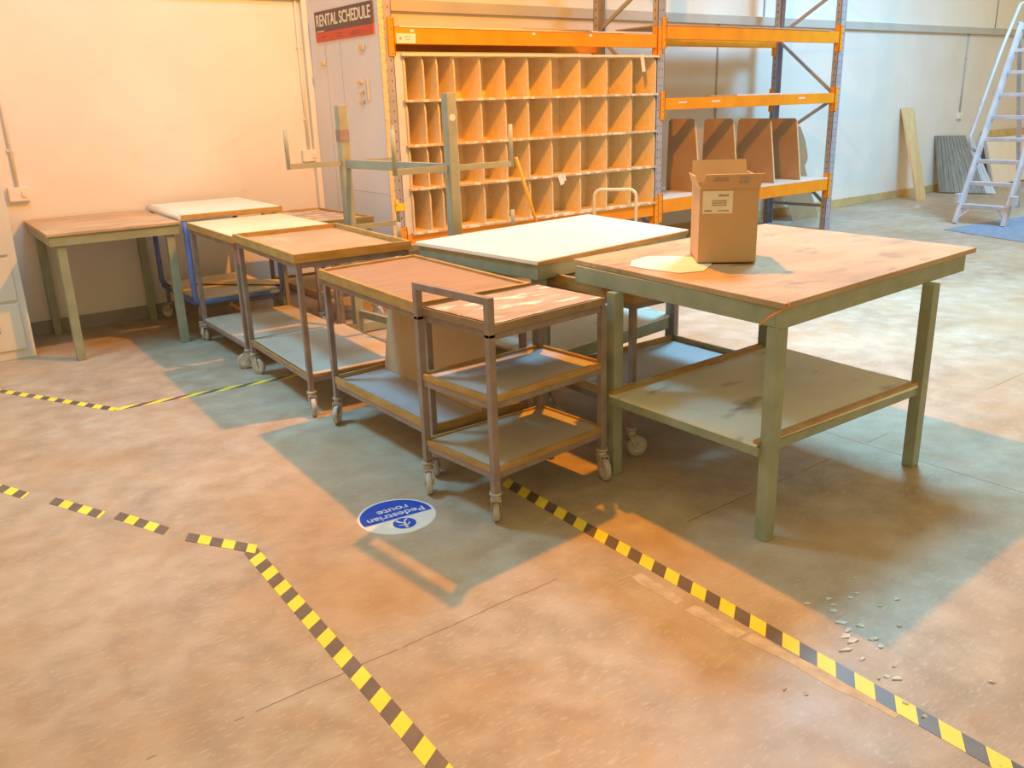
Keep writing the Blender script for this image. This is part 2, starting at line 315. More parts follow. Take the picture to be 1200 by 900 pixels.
# ---------------------------------------------------------------- pallet rack
YF, YR = 6.2, 7.1
XP = [3.55, 6.53, 9.49]
def rack():
    t = thing('pallet_rack', (XP[0], YF, 0), 'tall two-bay pallet rack, grey posts and orange beams, against the wall', 'rack')
    for i, x in enumerate(XP):
        for y, nm in ((YF, 'f'), (YR, 'r')):
            def post(m, x=x, y=y):
                s = 1 if y == YF else -1
                w = 0.05
                # open C-section: front web and two flanges
                m.box((x-w, min(y, y+s*0.004), 0), (x+w, max(y, y+s*0.004), 3.6))
                m.box((x-w, min(y, y+s*0.07), 0), (x-w+0.004, max(y, y+s*0.07), 3.6))
                m.box((x+w-0.004, min(y, y+s*0.07), 0), (x+w, max(y, y+s*0.07), 3.6))
                m.box((x-w-0.02, min(y, y+s*0.08)-0.01, 0), (x+w+0.02, max(y, y+s*0.08)+0.01, 0.008))
                m.mat('hole')
                if y == YF:
                    z = 0.12
                    while z < 3.5:
                        for dx in (-0.022, 0.022): m.box((x+dx-0.0045, y-0.0012, z), (x+dx+0.0045, y+0.001, z+0.016))
                        m.box((x-w-0.0012, y+0.03, z), (x-w+0.001, y+0.042, z+0.02))
                        z += 0.075
                else:
                    z = 0.12
                    while z < 3.5:
                        m.box((x-w-0.0012, y-0.045, z), (x-w+0.001, y-0.03, z+0.02)); z += 0.075
            part('upright_post', 'slate', t, post)
        ya, yb = YF+0.05, YR-0.05
        br = [((ya, 0.285), (yb, 0.275)), ((ya, 0.30), (yb, 0.95)), ((yb, 1.05), (ya, 1.52)), ((ya, 1.57), (yb, 2.20)), ((yb, 2.27), (ya, 2.72)), ((ya, 2.8), (yb, 3.4))]
        for (y1, z1), (y2, z2) in br:
            part('brace', 'slate', t, lambda m: m.bar((x, y1, z1), (x, y2, z2), 0.022, 0.035))
    beams = [(0, 2.045, 2.16, (YF, YR)), (0, 0.465, 0.585, (YF, YR)), (1, 2.125, 2.245, (YF, YR)), (1, 1.475, 1.585, (YF, YR)), (1, 0.48, 0.61, (YF, YR))]
    for bay, z0, z1, ys in beams:
        xa, xb = XP[bay]+0.05, XP[bay+1]-0.05
        for y in ys:
            s = -1 if y == YF else 1
            y0, y1 = sorted((y+s*0.004, y-s*0.045))
            bmo = part('beam', 'orange', t, lambda m: (m.box((xa, y0, z0), (xb, y1, z1), 0.004)))
            for x, sx in ((xa, -1), (xb, 1)):
                def conn(m):
                    a, c = sorted((x-sx*0.012, x+sx*0.045))
                    ya_, yb_ = sorted((y+s*0.012, y+s*0.004))
                    m.box((a, ya_, z0-0.09), (c, yb_, z1+0.07), 0.002)
                    a2, c2 = sorted((x-sx*0.012, x-sx*0.004)); yy = sorted((y+s*0.012, y-s*0.05))
                    m.box((a2, yy[0], z0-0.09), (c2, yy[1], z1+0.07))
                    m.mat('hole')
                    for k in range(5):
                        zz = lerp(z0-0.07, z1+0.05, k/4)
                        m.box((x+sx*0.018, ya_-0.001, zz-0.006), (x+sx*0.018+0.008, ya_+0.0005, zz+0.006)) if s < 0 else None
                part('connector', 'orange', bmo, conn)
            if y == YF and bay == 0 and z0 > 2:
                part('beam_label', 'label', bmo, lambda m: (m.box((xa+0.03, y0-0.0015, z0+0.005), (xa+0.20, y0, z0+0.075)), m.mat('ink'), m.box((xa+0.055, y0-0.0025, z0+0.03), (xa+0.075, y0-0.001, z0+0.05)), m.box((xa+0.10, y0-0.0025, z0+0.05), (xa+0.15, y0-0.001, z0+0.055)), m.box((xa+0.11, y0-0.0025, z0+0.03), (xa+0.15, y0-0.001, z0+0.035))))
                for xx in (xa+0.17, 4.97, 5.62): part('sticker', 'label', bmo, lambda m: m.box((xx-0.015, y0-0.0015, z1-0.03), (xx+0.02, y0, z1-0.01)))
            if y == YF and bay == 1 and 1 < z0 < 2:
                for xx in (6.85, 7.35, 8.80): part('sticker', 'label', bmo, lambda m: m.box((xx-0.06, y0-0.0015, z0+0.06), (xx+0.06, y0, z0+0.075)))
    part('shelf_deck', 'label', t, lambda m: m.box((XP[1]+0.06, YF-0.004, 0.612), (XP[2]-0.06, YR+0.003, 0.628)))
rack()
def loose(name, mat, q, z, th, label, cat, group=None):
    cx = sum(p[0] for p in q)/4; cy = sum(p[1] for p in q)/4
    single(name, mat, (cx, cy, z), label, cat, lambda m: m.prism(q, z, z+th, 0.001), group)
loose('chipboard_sheet', 'chip', [(3.66, 6.19), (6.05, 6.19), (6.05, 7.11), (3.66, 7.11)], 2.162, 0.012, 'wide chipboard sheet on the top beams of the left rack bay', 'board')
loose('cardboard_sheet', 'card', [(4.90, 6.20), (5.62, 6.17), (5.66, 6.7), (4.95, 6.75)], 2.176, 0.010, 'thin brown cardboard sheet over the top left rack beam', 'cardboard')
loose('cardboard_sheet', 'card', [(6.55, 6.19), (9.25, 6.19), (9.2, 6.9), (6.6, 6.9)], 2.247, 0.012, 'long thin sheet on the top beams of the right rack bay', 'cardboard')
loose('board', 'label', [(8.0, 6.45), (9.3, 6.3), (9.35, 6.9), (8.1, 7.0)], 1.587, 0.016, 'thin pale board on the middle beams of the right rack bay', 'board')

# ---------------------------------------------------------------- pigeonhole unit
def cubbies():
    t = thing('pigeonhole_unit', (5.08, YF, 0.6), 'big chipboard pigeonhole unit of four rows on the left rack bay', 'shelving')
    xs = [3.687, 3.854, 3.982, 4.145, 4.401, 4.652, 4.899, 5.158, 5.495, 5.824, 6.14, 6.46]
    zs = [0.60, 0.952, 1.289, 1.631, 1.972]
    y0, y1 = YF+0.0, YF+0.285
    for i, z in enumerate(zs):
        part('shelf', 'chip', t, lambda m: (m.box((3.665, y0-0.004, z-0.013), (6.475, y1, z+0.003)), m.mat('lip' if i < 4 else 'chip'), m.box((3.655, y0-0.03, z-0.015), (6.48, y0-0.004, z+0.005), 0.003)))
    part('back_panel', 'chip', t, lambda m: m.box((3.86, y1, 0.587), (6.475, y1+0.006, 1.975)))
    part('side_panel', 'side_grey', t, lambda m: m.box((3.608, y0+0.012, 0.588), (3.678, y1, 1.975)))
    for i in range(4):
        za, zb = zs[i]+0.003, zs[i+1]-0.013
        for k, x in enumerate(xs):
            def dv(m):
                top = zb-0.03
                prof = [(y0+0.0, za), (y1, za), (y1, zb), (y0+0.035, zb), (y0+0.008, zb-0.02), (y0, zb-0.06)]
                m.mat('chip'); m.hexa([V((x-0.007, y, z)) for y, z in prof], [V((x+0.007, y, z)) for y, z in prof])
                m.mat('edge'); m.box((x-0.0075, y0-0.003, za), (x+0.0075, y0+0.0005, zb-0.06))
            part('divider', 'chip', t, dv)
cubbies()
loose_tags = [(6.26, 1.86, 0.05, 0.15), (5.03+0.2, 0.93, 0.03, 0.07)]
single('paper_tag', 'cream_lam', (6.26, YF, 1.9), 'cream paper tag hanging over the top right pigeonhole', 'tag', lambda m: (m.bar((6.24, YF-0.0312, 1.985), (6.27, YF-0.033, 1.83), 0.045, 0.003, V((0, 1, 0))), m.box((6.22, YF-0.0312, 1.979), (6.265, YF+0.02, 1.983))))
single('paper_tag', 'label', (5.24, YF, 0.9), 'torn white paper tag hanging below the third pigeonhole shelf', 'tag', lambda m: (m.bar((5.22, YF-0.0312, 0.955), (5.25, YF-0.034, 0.87), 0.05, 0.003, V((0, 1, 0))), m.bar((5.27, YF-0.0312, 0.955), (5.28, YF-0.034, 0.90), 0.025, 0.003, V((0, 1, 0)))))

# boards standing in the right bay
bl = ['leftmost brown board standing on the right rack bay shelf', 'second upright brown board from the left in the rack bay', 'third upright brown board, just left of the touching rightmost one', 'rightmost full upright brown board in the rack bay']
for (x, zt, yb, w), lab in zip(((7.24, 1.375, 6.73, 0.0), (7.855, 1.355, 6.77, 0), (8.50, 1.335, 6.82, 0), (8.985, 1.32, 6.78, 0)), bl):
    def bd(m):
        y0 = 6.27
        prof = [(y0, 0.63), (yb+0.02, 0.63), (yb, zt-0.03), (yb-0.03, zt), (y0+0.13, zt), (y0+0.10, zt-0.03)]
        m.hexa([V((x-0.008, a, b)) for a, b in prof], [V((x+0.008, a, b)) for a, b in prof])
        m.mat('edge'); m.hexa([V((x-0.009, y0-0.004, 0.63)), V((x+0.009, y0-0.004, 0.63)), V((x+0.009, y0+0.002, 0.63)), V((x-0.009, y0+0.002, 0.63))],
                              [V((x-0.009, y0+0.096, zt-0.03)), V((x+0.009, y0+0.096, zt-0.03)), V((x+0.009, y0+0.102, zt-0.03)), V((x-0.009, y0+0.102, zt-0.03))])
    single('upright_board', 'card_dark', (x, 6.5, 0.63), lab, 'board', bd, 'upright boards in the right rack bay')
def torn(m):
    pr = [(9.86, 0.0), (10.42, 0.0), (10.38, 0.17), (10.33, 0.30), (10.36, 0.34), (10.28, 0.50), (10.24, 0.68), (10.31, 0.74), (10.33, 0.80), (10.31, 1.0), (10.23, 1.18), (10.0, 1.22), (9.82, 0.92), (9.75, 0.5), (9.80, 0.40), (9.73, 0.33), (9.80, 0.2)]
    m.hexa([V((x, 6.95+0.25*z/1.2, z)) for x, z in pr], [V((x, 6.956+0.25*z/1.2, z)) for x, z in pr])
single('torn_cardboard', 'card_torn', (10.0, 7.2, 0), 'tall torn cardboard sheet leaning on the wall behind the rack', 'cardboard', torn)

# ---------------------------------------------------------------- casters
def caster(parent, x, y, ztop, ang=0.0, r=0.05, trail=0.03, wheel_mat='rubber'):
    c, s = math.cos(ang), math.sin(ang)
    def T(p): return V((x+p[0]*c-p[1]*s, y+p[0]*s+p[1]*c, p[2]))
    wx = trail; mb = MB(); mb.mat('caster_metal')
    mb.tube([T((0, 0, ztop)), T((0, 0, ztop-0.012))], 0.026, 14)
    mb.tube([T((0, 0, ztop-0.012)), T((0, 0, 2*r+0.008))], [0.018, 0.024], 12)
    for sy in (-1, 1):
        pr = [(-0.022, 2*r+0.012), (0.03, 2*r+0.012), (wx+0.012, r-0.008), (wx-0.012, r-0.008)]
        mb.hexa([T((a, sy*0.018, b)) for a, b in pr], [T((a, sy*0.021, b)) for a, b in pr])
    mb.hexa([T(p) for p in ((-0.022, -0.021, 2*r+0.006), (0.03, -0.021, 2*r+0.006), (0.03, 0.021, 2*r+0.006), (-0.022, 0.021, 2*r+0.006))],
            [T(p) for p in ((-0.022, -0.021, 2*r+0.013), (0.03, -0.021, 2*r+0.013), (0.03, 0.021, 2*r+0.013), (-0.022, 0.021, 2*r+0.013))])
    f = mb.build('caster', None, parent)
    wb = MB(); wb.mat(wheel_mat)
    n = 22; prof = [(-0.013, r*0.55), (-0.013, r-0.005), (-0.008, r), (0.008, r), (0.013, r-0.005), (0.013, r*0.55)]
    rings = []
    for yy, rr in prof: rings.append([wb.bm.verts.new(T((wx+rr*math.cos(2*math.pi*k/n), yy, r+rr*math.sin(2*math.pi*k/n)))) for k in range(n)])
    for a, b in zip(rings, rings[1:]):
        for k in range(n): wb.face([a[k], a[(k+1) % n], b[(k+1) % n], b[k]], True)
    wb.mat('hub')
    for ring, yy in ((rings[0], -0.009), (rings[-1], 0.009)):
        cv = wb.bm.verts.new(T((wx, yy, r)))
        for k in range(n): wb.face([ring[k], ring[(k+1) % n], cv])
    wb.tube([T((wx, -0.022, r)), T((wx, 0.022, r))], 0.008, 8)
    wb.build('wheel', None, f)
    return f

# ---------------------------------------------------------------- tables and trolleys
def rim_bars(m, q, z0, z1, th, sides='LFRB'):
    i = q.inset(th/2)
    e = {'L': ((0, 0), (0, 1)), 'F': ((0, 0), (1, 0)), 'R': ((1, 0), (1, 1)), 'B': ((0, 1), (1, 1))}
    for s in sides:
        (u0, v0), (u1, v1) = e[s]; zc = (z0+z1)/2
        a, b = i.at(u0, v0, zc), i.at(u1, v1, zc)
        d = (b-a).normalized()*th/2
        if s in 'FB': a -= d; b += d
        else: a += d; b -= d
        m.bar(a, b, th, z1-z0, bev=0.0015)

def steel_table(name, label, q, z, legs, mats, top_th=0.022, ap=0.07, shelf=None, leg=0.05, frame_q=None, ap_sides='LFRB'):
    top_m, fr_m = mats
    b = q.at(0.5, 0.5)
    t = thing(name, b, label, 'table')
    part('tabletop', top_m, t, lambda m: (m.prism(q.pts(), z-top_th, z, 0.003)))
    fq = frame_q or q.inset(0.012)
    part('apron', fr_m, t, lambda m: rim_bars(m, fq, z-top_th-ap, z-top_th-0.0005, 0.03, ap_sides))
    for x, y in legs:
        part('leg', fr_m, t, lambda m: m.box((x-leg/2, y-leg/2, 0), (x+leg/2, y+leg/2, z-top_th-ap-0.0005), 0.004))
    return t

# T9 the big green table
q9 = Quad((2.558, 2.938), (2.476, 1.752), (3.985, 1.842), (4.022, 3.009))
t9 = steel_table('workbench', 'big green steel workbench with worn plywood top carrying the cardboard box, right', q9, 0.92,
    [(2.510, 1.80), (2.514, 2.62), (3.56, 1.81), (3.57, 2.63)], ('bench_ply', 'green'), 0.022, 0.072, leg=0.052, frame_q=Quad((2.537, 2.90), (2.487, 1.765), (3.90, 1.845), (3.93, 2.95)))
qs = Quad((2.47, 2.61), (2.47, 1.82), (3.60, 1.80), (3.62, 2.65))
sh = part('lower_shelf', 'pale_shelf', t9, lambda m: m.prism(Quad((2.47, 2.61), (2.47, 1.83), (3.55, 1.80), (3.62, 2.65)).pts(), 0.372, 0.384, 0.002))
part('shelf_frame', 'green', t9, lambda m: rim_bars(m, qs, 0.338, 0.372, 0.03))
part('shelf_lip', 'wood_rim', t9, lambda m: rim_bars(m, qs, 0.384, 0.398, 0.025, 'F'))
part('shelf_lip', 'wood_rim', t9, lambda m: rim_bars(m, qs, 0.384, 0.402, 0.03, 'B'))
part('cord', 'cord', t9, lambda m: m.tube([(2.50, 1.757, 0.925), (2.49, 1.745, 0.91), (2.465, 1.80, 0.87), (2.457, 1.84, 0.83)], 0.003, 6))

# T1 small green table at far left
q1 = Quad((1.043, 7.366), (1.01, 6.333), (1.862, 6.31), (1.89, 7.362))
t1 = steel_table('work_table', 'small green-legged table with plain brown top by the left wall', q1, 0.87,
    [(1.09, 6.385), (1.12, 7.31), (1.79, 6.37), (1.83, 7.30)], ('ply_top', 'green'), 0.02, 0.065, leg=0.055)

# T7 white topped green table
q7 = Quad((2.46, 4.14), (2.535, 3.165), (3.765, 3.333), (3.87, 4.29))
t7 = steel_table('work_table', 'green steel table with large glossy white top, behind the three-tier trolley', q7, 0.885,
    [(2.585, 3.22), (2.50, 4.06), (3.705, 3.385), (3.80, 4.22)], ('white_lam', 'green'), 0.02, 0.075, leg=0.055)
part('edge_band', 'wood_rim', t7, lambda m: rim_bars(m, Quad((2.462, 4.138), (2.537, 3.163), (3.763, 3.331), (3.868, 4.288)), 0.862, 0.8795, 0.012, 'FRB'))
q7s = Quad((2.51, 4.06), (2.585, 3.22), (3.70, 3.38), (3.80, 4.22))
part('lower_shelf', 'pale_shelf', t7, lambda m: m.prism(q7s.pts(), 0.385, 0.40, 0.002))
part('shelf_frame', 'green', t7, lambda m: rim_bars(m, q7s, 0.32, 0.385, 0.03))

def trolley(name, label, q, ztop, legs, top_m, rim_m=None, rim=(0.0, 0.0), shelves=(), leg_w=0.028, frame_m='brown_steel', cast=None, fr_h=0.03, rim_sides='LFRB', cat='trolley', group=None, cz=0.12, qf=None):
    b = q.at(0.5, 0.5)
    t = thing(name, b, label, cat, group)
    zt = ztop - rim[1]           # top of the board
    part('top_board', top_m, t, lambda m: m.prism(q.inset(0.004).pts(), zt-0.016, zt, 0.002))
    if rim_m: part('rim', rim_m, t, lambda m: rim_bars(m, q, zt-rim[0], ztop, 0.018, rim_sides))
    zf = zt-0.016 if not rim_m else min(zt-0.016, zt-rim[0])
    qf = qf or q.inset(0.012)
    part('top_frame', frame_m, t, lambda m: rim_bars(m, qf, zf-fr_h, zf-0.0005, 0.025))
    for i, (x, y) in enumerate(legs):
        part('leg', frame_m, t, lambda m: m.box((x-leg_w/2, y-leg_w/2, cz), (x+leg_w/2, y+leg_w/2, zf-0.001), 0.003))
        a = cast[i] if cast else random.uniform(0, 6.28)
        caster(t, x, y, cz, a)
    ql = Quad(*[(legs[i][0], legs[i][1]) for i in (1, 0, 2, 3)])
    for z, sm, rm, h in shelves:
        o = part('shelf', sm, t, lambda m: m.prism(ql.inset(-0.006).pts(), z-0.014, z, 0.002))
        if rm: part('shelf_rim', rm, t, lambda m: rim_bars(m, ql.inset(-0.010), z-0.015, z+h, 0.014))
        part('shelf_frame', frame_m, t, lambda m: rim_bars(m, ql.inset(-0.007), z-0.042, z-0.0155, 0.022))
    return t
def legs4(q, i):  # FL, BL, FR, BR
    k = q.inset(i); return [tuple(k.at(u, v)[:2]) for u, v in ((0, 0), (0, 1), (1, 0), (1, 1))]

# T3 cream top trolley
q3 = Quad((1.895, 6.30), (1.865, 5.345), (2.57, 5.32), (2.59, 6.28))
trolley('trolley', 'brown-legged trolley with flat cream top beside the small green table', q3, 0.86, legs4(q3, 0.03), 'cream_lam', 'wood_rim', (0.045, -0.0), [(0.17, 'grey_shelf', None, 0)], cast=[2.6, 1.4, 5, 5.5], cz=0.13)
# T4 tray trolley
q4 = Quad((1.85, 5.27), (1.79, 4.235), (2.465, 4.19), (2.53, 5.24))
trolley('trolley', 'tray-topped trolley with wooden rim, between cream-topped and red-brown trolleys', q4, 0.885, legs4(q4, 0.03), 'tan_board', 'wood_rim', (0.02, 0.028), [(0.225, 'grey_shelf', 'wood_rim', 0.0)], cast=[4.4, 5.2, 5, 1.0], cz=0.135)
# T5 brown laminate tray
q5 = Quad((1.85, 4.09), (1.80, 3.055), (2.40, 3.045), (2.44, 4.12))
trolley('trolley', 'tray trolley with red-brown laminate top, holding a cardboard sheet below', q5, 0.82, [(1.872, 3.095), (1.875, 4.06), (2.37, 3.08), (2.41, 4.09)], 'laminate', 'wood_rim', (0.035, 0.012), [(0.235, 'blue_shelf', 'wood_rim', 0.022)], cast=[0.95, -2.3, 5, 1.0], cz=0.14)
# T6 three-tier trolley with handle
def t6():
    q = Quad((1.785, 3.005), (1.825, 2.545), (2.44, 2.60), (2.415, 3.02))
    L6 = [(1.812, 2.555), (1.776, 3.000), (2.435, 2.615), (2.41, 3.005)]
    t = trolley('trolley', 'three-tier trolley with square push handle, nearest to the blue floor sign', q, 0.815, L6, 'scuffed', 'dark_rim', (0.032, 0.0), [(0.525, 'blue_shelf', 'wood_rim', 0.012), (0.235, 'grey_shelf', 'wood_rim', 0.008)], cast=[0.95, 4.2, 4.4, 4.8], cz=0.14, leg_w=0.03, rim_sides='LFB')
    part('push_handle', 'brown_steel', t, lambda m: (m.box((1.797, 2.54, 0.765), (1.827, 2.57, 0.92), 0.003), m.box((1.761, 2.985, 0.765), (1.791, 3.015, 0.92), 0.003), m.bar((1.812, 2.565, 0.905), (1.776, 2.99, 0.905), 0.028, 0.028)))
t6()
# T8 tray trolley under the workbench edge
q8 = Quad((2.68, 3.35), (2.665, 2.665), (3.66, 2.665), (3.67, 3.34))
trolley('trolley', 'low brown tray trolley tucked between the big workbench and white table', q8, 0.80, legs4(q8, 0.03), 'chip', 'wood_rim', (0.03, 0.03), [(0.27, 'blue_shelf', 'wood_rim', 0.03)], cast=[-0.3, 5.2, 5, 1.0], cz=0.15)
# T10 back tray trolley near the corner
q10 = Quad((2.69, 6.93), (2.70, 6.02), (3.215, 6.0), (3.193, 6.91))
trolley('trolley', 'shallow tray trolley in the far corner beside the pale partition', q10, 0.80, legs4(q10, 0.03), 'scuffed', 'wood_rim', (0.04, 0.015), [(0.25, 'chip', 'wood_rim', 0.02), (0.5, 'chip', 'wood_rim', 0.02)], cast=[4.6, 5.2, 5, 1.0])

# T2 blue trolley with white top
def t2():
    q = Quad((1.91, 7.28), (1.88, 6.33), (2.62, 6.30), (2.65, 7.27)); z = 0.91
    t = thing('trolley', q.at(0.5, 0.5), 'bright blue steel trolley with white top against the left wall', 'trolley')
    part('top_board', 'white_lam', t, lambda m: m.prism(q.inset(0.02).pts(), z-0.012, z+0.002, 0.003))
    part('edge_band', 'wood_rim', t, lambda m: rim_bars(m, q.inset(0.004), z-0.04, z-0.004, 0.02, 'FR'))
    part('top_tube', 'off_white', t, lambda m: m.tube([q.at(0, 0.02, z-0.02), q.at(0, 0.98, z-0.02)], 0.022, 12))
    k = q.inset(0.02)
    def loop(v):
        a, b = k.at(0, v), k.at(0.94, v); r = 0.05; pts = []
        zl = 0.27
        for px, pz in ((a, z-0.05), (a, zl+r)): pts.append(V((px.x, px.y, pz)))
        d = (b-a).normalized()
        for i in range(1, 5):
            an = math.pi/2*i/4; pts.append(V((*(a+d*(r-r*math.cos(an)))[:2], zl+r-r*math.sin(an))))
        for i in range(0, 5):
            an = math.pi/2*i/4; pts.append(V((*(b-d*(r-r*math.sin(an)))[:2], zl+r-r*math.cos(an))))
        pts.append(V((b.x, b.y, z-0.05))); return pts
    for v in (0, 1): part('tube_frame', 'blue', t, lambda m: m.tube(loop(v), 0.02, 12))
    for uu in (0, 0.94): part('side_rail', 'blue', t, lambda m: m.tube([k.at(uu, 0.03, 0.27), k.at(uu, 0.97, 0.27)], 0.016))
    part('shelf', 'chip', t, lambda m: m.prism([k.at(0.04, 0.03), k.at(0.9, 0.03), k.at(0.9, 0.97), k.at(0.04, 0.97)], 0.285, 0.30))
    for u, v, a in ((0.04, 0.02, 4.4), (0.9, 0.02, 5.6), (0.04, 0.98, 2.2), (0.9, 0.98, 1.0)):
        p = k.at(u, v)
        part('stem', 'brown_steel', t, lambda m: m.tube([(p.x, p.y, 0.13), (p.x, p.y, 0.26)], 0.014, 10))
        caster(t, p.x, p.y, 0.13, a)
t2()
single('loose_slat', 'chip', (2.5, 6.6, 0.3), 'loose wooden slat lying across the blue trolley shelf', 'wood', lambda m: m.bar((2.10, 6.95, 0.322), (2.58, 6.42, 0.322), 0.09, 0.022, bev=0.003))

# cardboard sheet standing on the T5 shelf
single('cardboard_sheet', 'card', (2.3, 3.6, 0.24), 'large cardboard sheet standing on the lower shelf of the red-brown trolley', 'cardboard',
       lambda m: m.hexa([V((2.17, 4.06, 0.237)), V((2.177, 4.06, 0.237)), V((2.16, 3.12, 0.237)), V((2.153, 3.12, 0.237))], [V((2.24, 4.06, 0.735)), V((2.247, 4.06, 0.735)), V((2.24, 3.12, 0.735)), V((2.233, 3.12, 0.735))]))

# ---------------------------------------------------------------- green cantilever stand
def stand():
    A, B = V((2.86, 5.70, 0)), V((3.0, 4.56, 0)); zb = 1.225
    t = thing('stock_stand', (A+B)/2, 'sage green steel stock stand with upturned side arms behind the trolleys', 'stand')
    for P, top in ((A, 1.61), (B, 1.66)):
        part('post', 'post_green', t, lambda m: m.box((P.x-0.032, P.y-0.032, 0.0), (P.x+0.032, P.y+0.032, top), 0.003))
        part('foot', 'post_green', t, lambda m: (m.bar((P.x-0.40, P.y+0.02, 0.04), (P.x+0.44, P.y-0.02, 0.04), 0.06, 0.07, bev=0.004)))
        for z, rod in ((zb, 0.24), (0.775, 0.16)):
            for s, w in ((-1, 0.41 if P is A else 0.385), (1, 0.385 if P is A else 0.44)):
                if z < 1 and P is A and s < 0: continue
                e = V((P.x+s*w, P.y-s*0.02, z))
                part('arm', 'post_green', t, lambda m: (m.bar((P.x+s*0.03, P.y, z), e, 0.022, 0.035), m.tube([e+V((0, 0, -0.018)), e+V((0, 0, rod))], 0.014, 10)))
    part('tie_beam', 'post_green', t, lambda m: m.bar(A+V((0.01, -0.03, zb-0.005)), B+V((0.0, 0.03, zb-0.005)), 0.03, 0.06, bev=0.003))
    part('tie_beam', 'post_green', t, lambda m: m.bar(A+V((0.01, -0.03, 0.15)), B+V((0, 0.03, 0.15)), 0.03, 0.05))
    part('tape_wrap', 'brown_steel', t, lambda m: m.box((A.x-0.034, A.y-0.034, 1.37), (A.x+0.034, A.y+0.034, 1.45)))
    part('paint_patch', 'label', t, lambda m: m.tube([(B.x-0.0, B.y-0.031, 1.52), (B.x-0.0, B.y-0.034, 1.52)], 0.021, 10))
stand()
single('yellow_tag', 'yellow_plastic', (3.25, 5.62, 0.9), 'small yellow plastic tag hooked on the green stand beside the rack post', 'tag', lambda m: (m.box((3.215, 5.655, 0.86), (3.30, 5.668, 0.91), 0.002), m.box((3.215, 5.655, 0.90), (3.235, 5.668, 0.945), 0.002)))
single('orange_rod', 'rod', (3.6, 4.5, 0), 'thin orange rod leaning against the right arm of the green stand', 'rod', lambda m: m.tube([(3.475, 4.535, 1.26), (3.98, 4.60, 0.012)], 0.011, 10))
# hoop-handled platform truck behind the white table
def truck():
    t = thing('platform_truck', (5.3, 5.4, 0), 'platform truck with a white hoop handle rising behind the white table', 'trolley')
    a, b = V((5.12, 5.60, 0)), V((5.35, 5.33, 0)); d = (b-a).normalized(); r = 0.06; zt = 0.865; pts = [V((a.x, a.y, 0.19))]
    for i in range(6):
        an = math.pi/2*i/5; p = a+d*(r-r*math.cos(an)); pts.append(V((p.x, p.y, zt-r+r*math.sin(an))))
    for i in range(6):
        an = math.pi/2*i/5; p = b-d*(r-r*math.sin(an)); pts.append(V((p.x, p.y, zt-r+r*math.cos(an))))
    pts.append(V((b.x, b.y, 0.19)))
    part('hoop_handle', 'off_white', t, lambda m: m.tube(pts, 0.014, 12))
    n = V((d.y, -d.x, 0))
    if n.x < 0: n = -n
    c = [a-d*0.08, b+d*0.08, b+d*0.08+n*0.7, a-d*0.08+n*0.7]
    part('platform', 'chip', t, lambda m: m.prism(c, 0.16, 0.19, 0.004))
    for p in (c[0]+d*0.06+n*0.06, c[1]-d*0.06+n*0.06, c[2]-d*0.06-n*0.06, c[3]+d*0.06-n*0.06): caster(t, p.x, p.y, 0.16, random.uniform(0, 6))
truck()

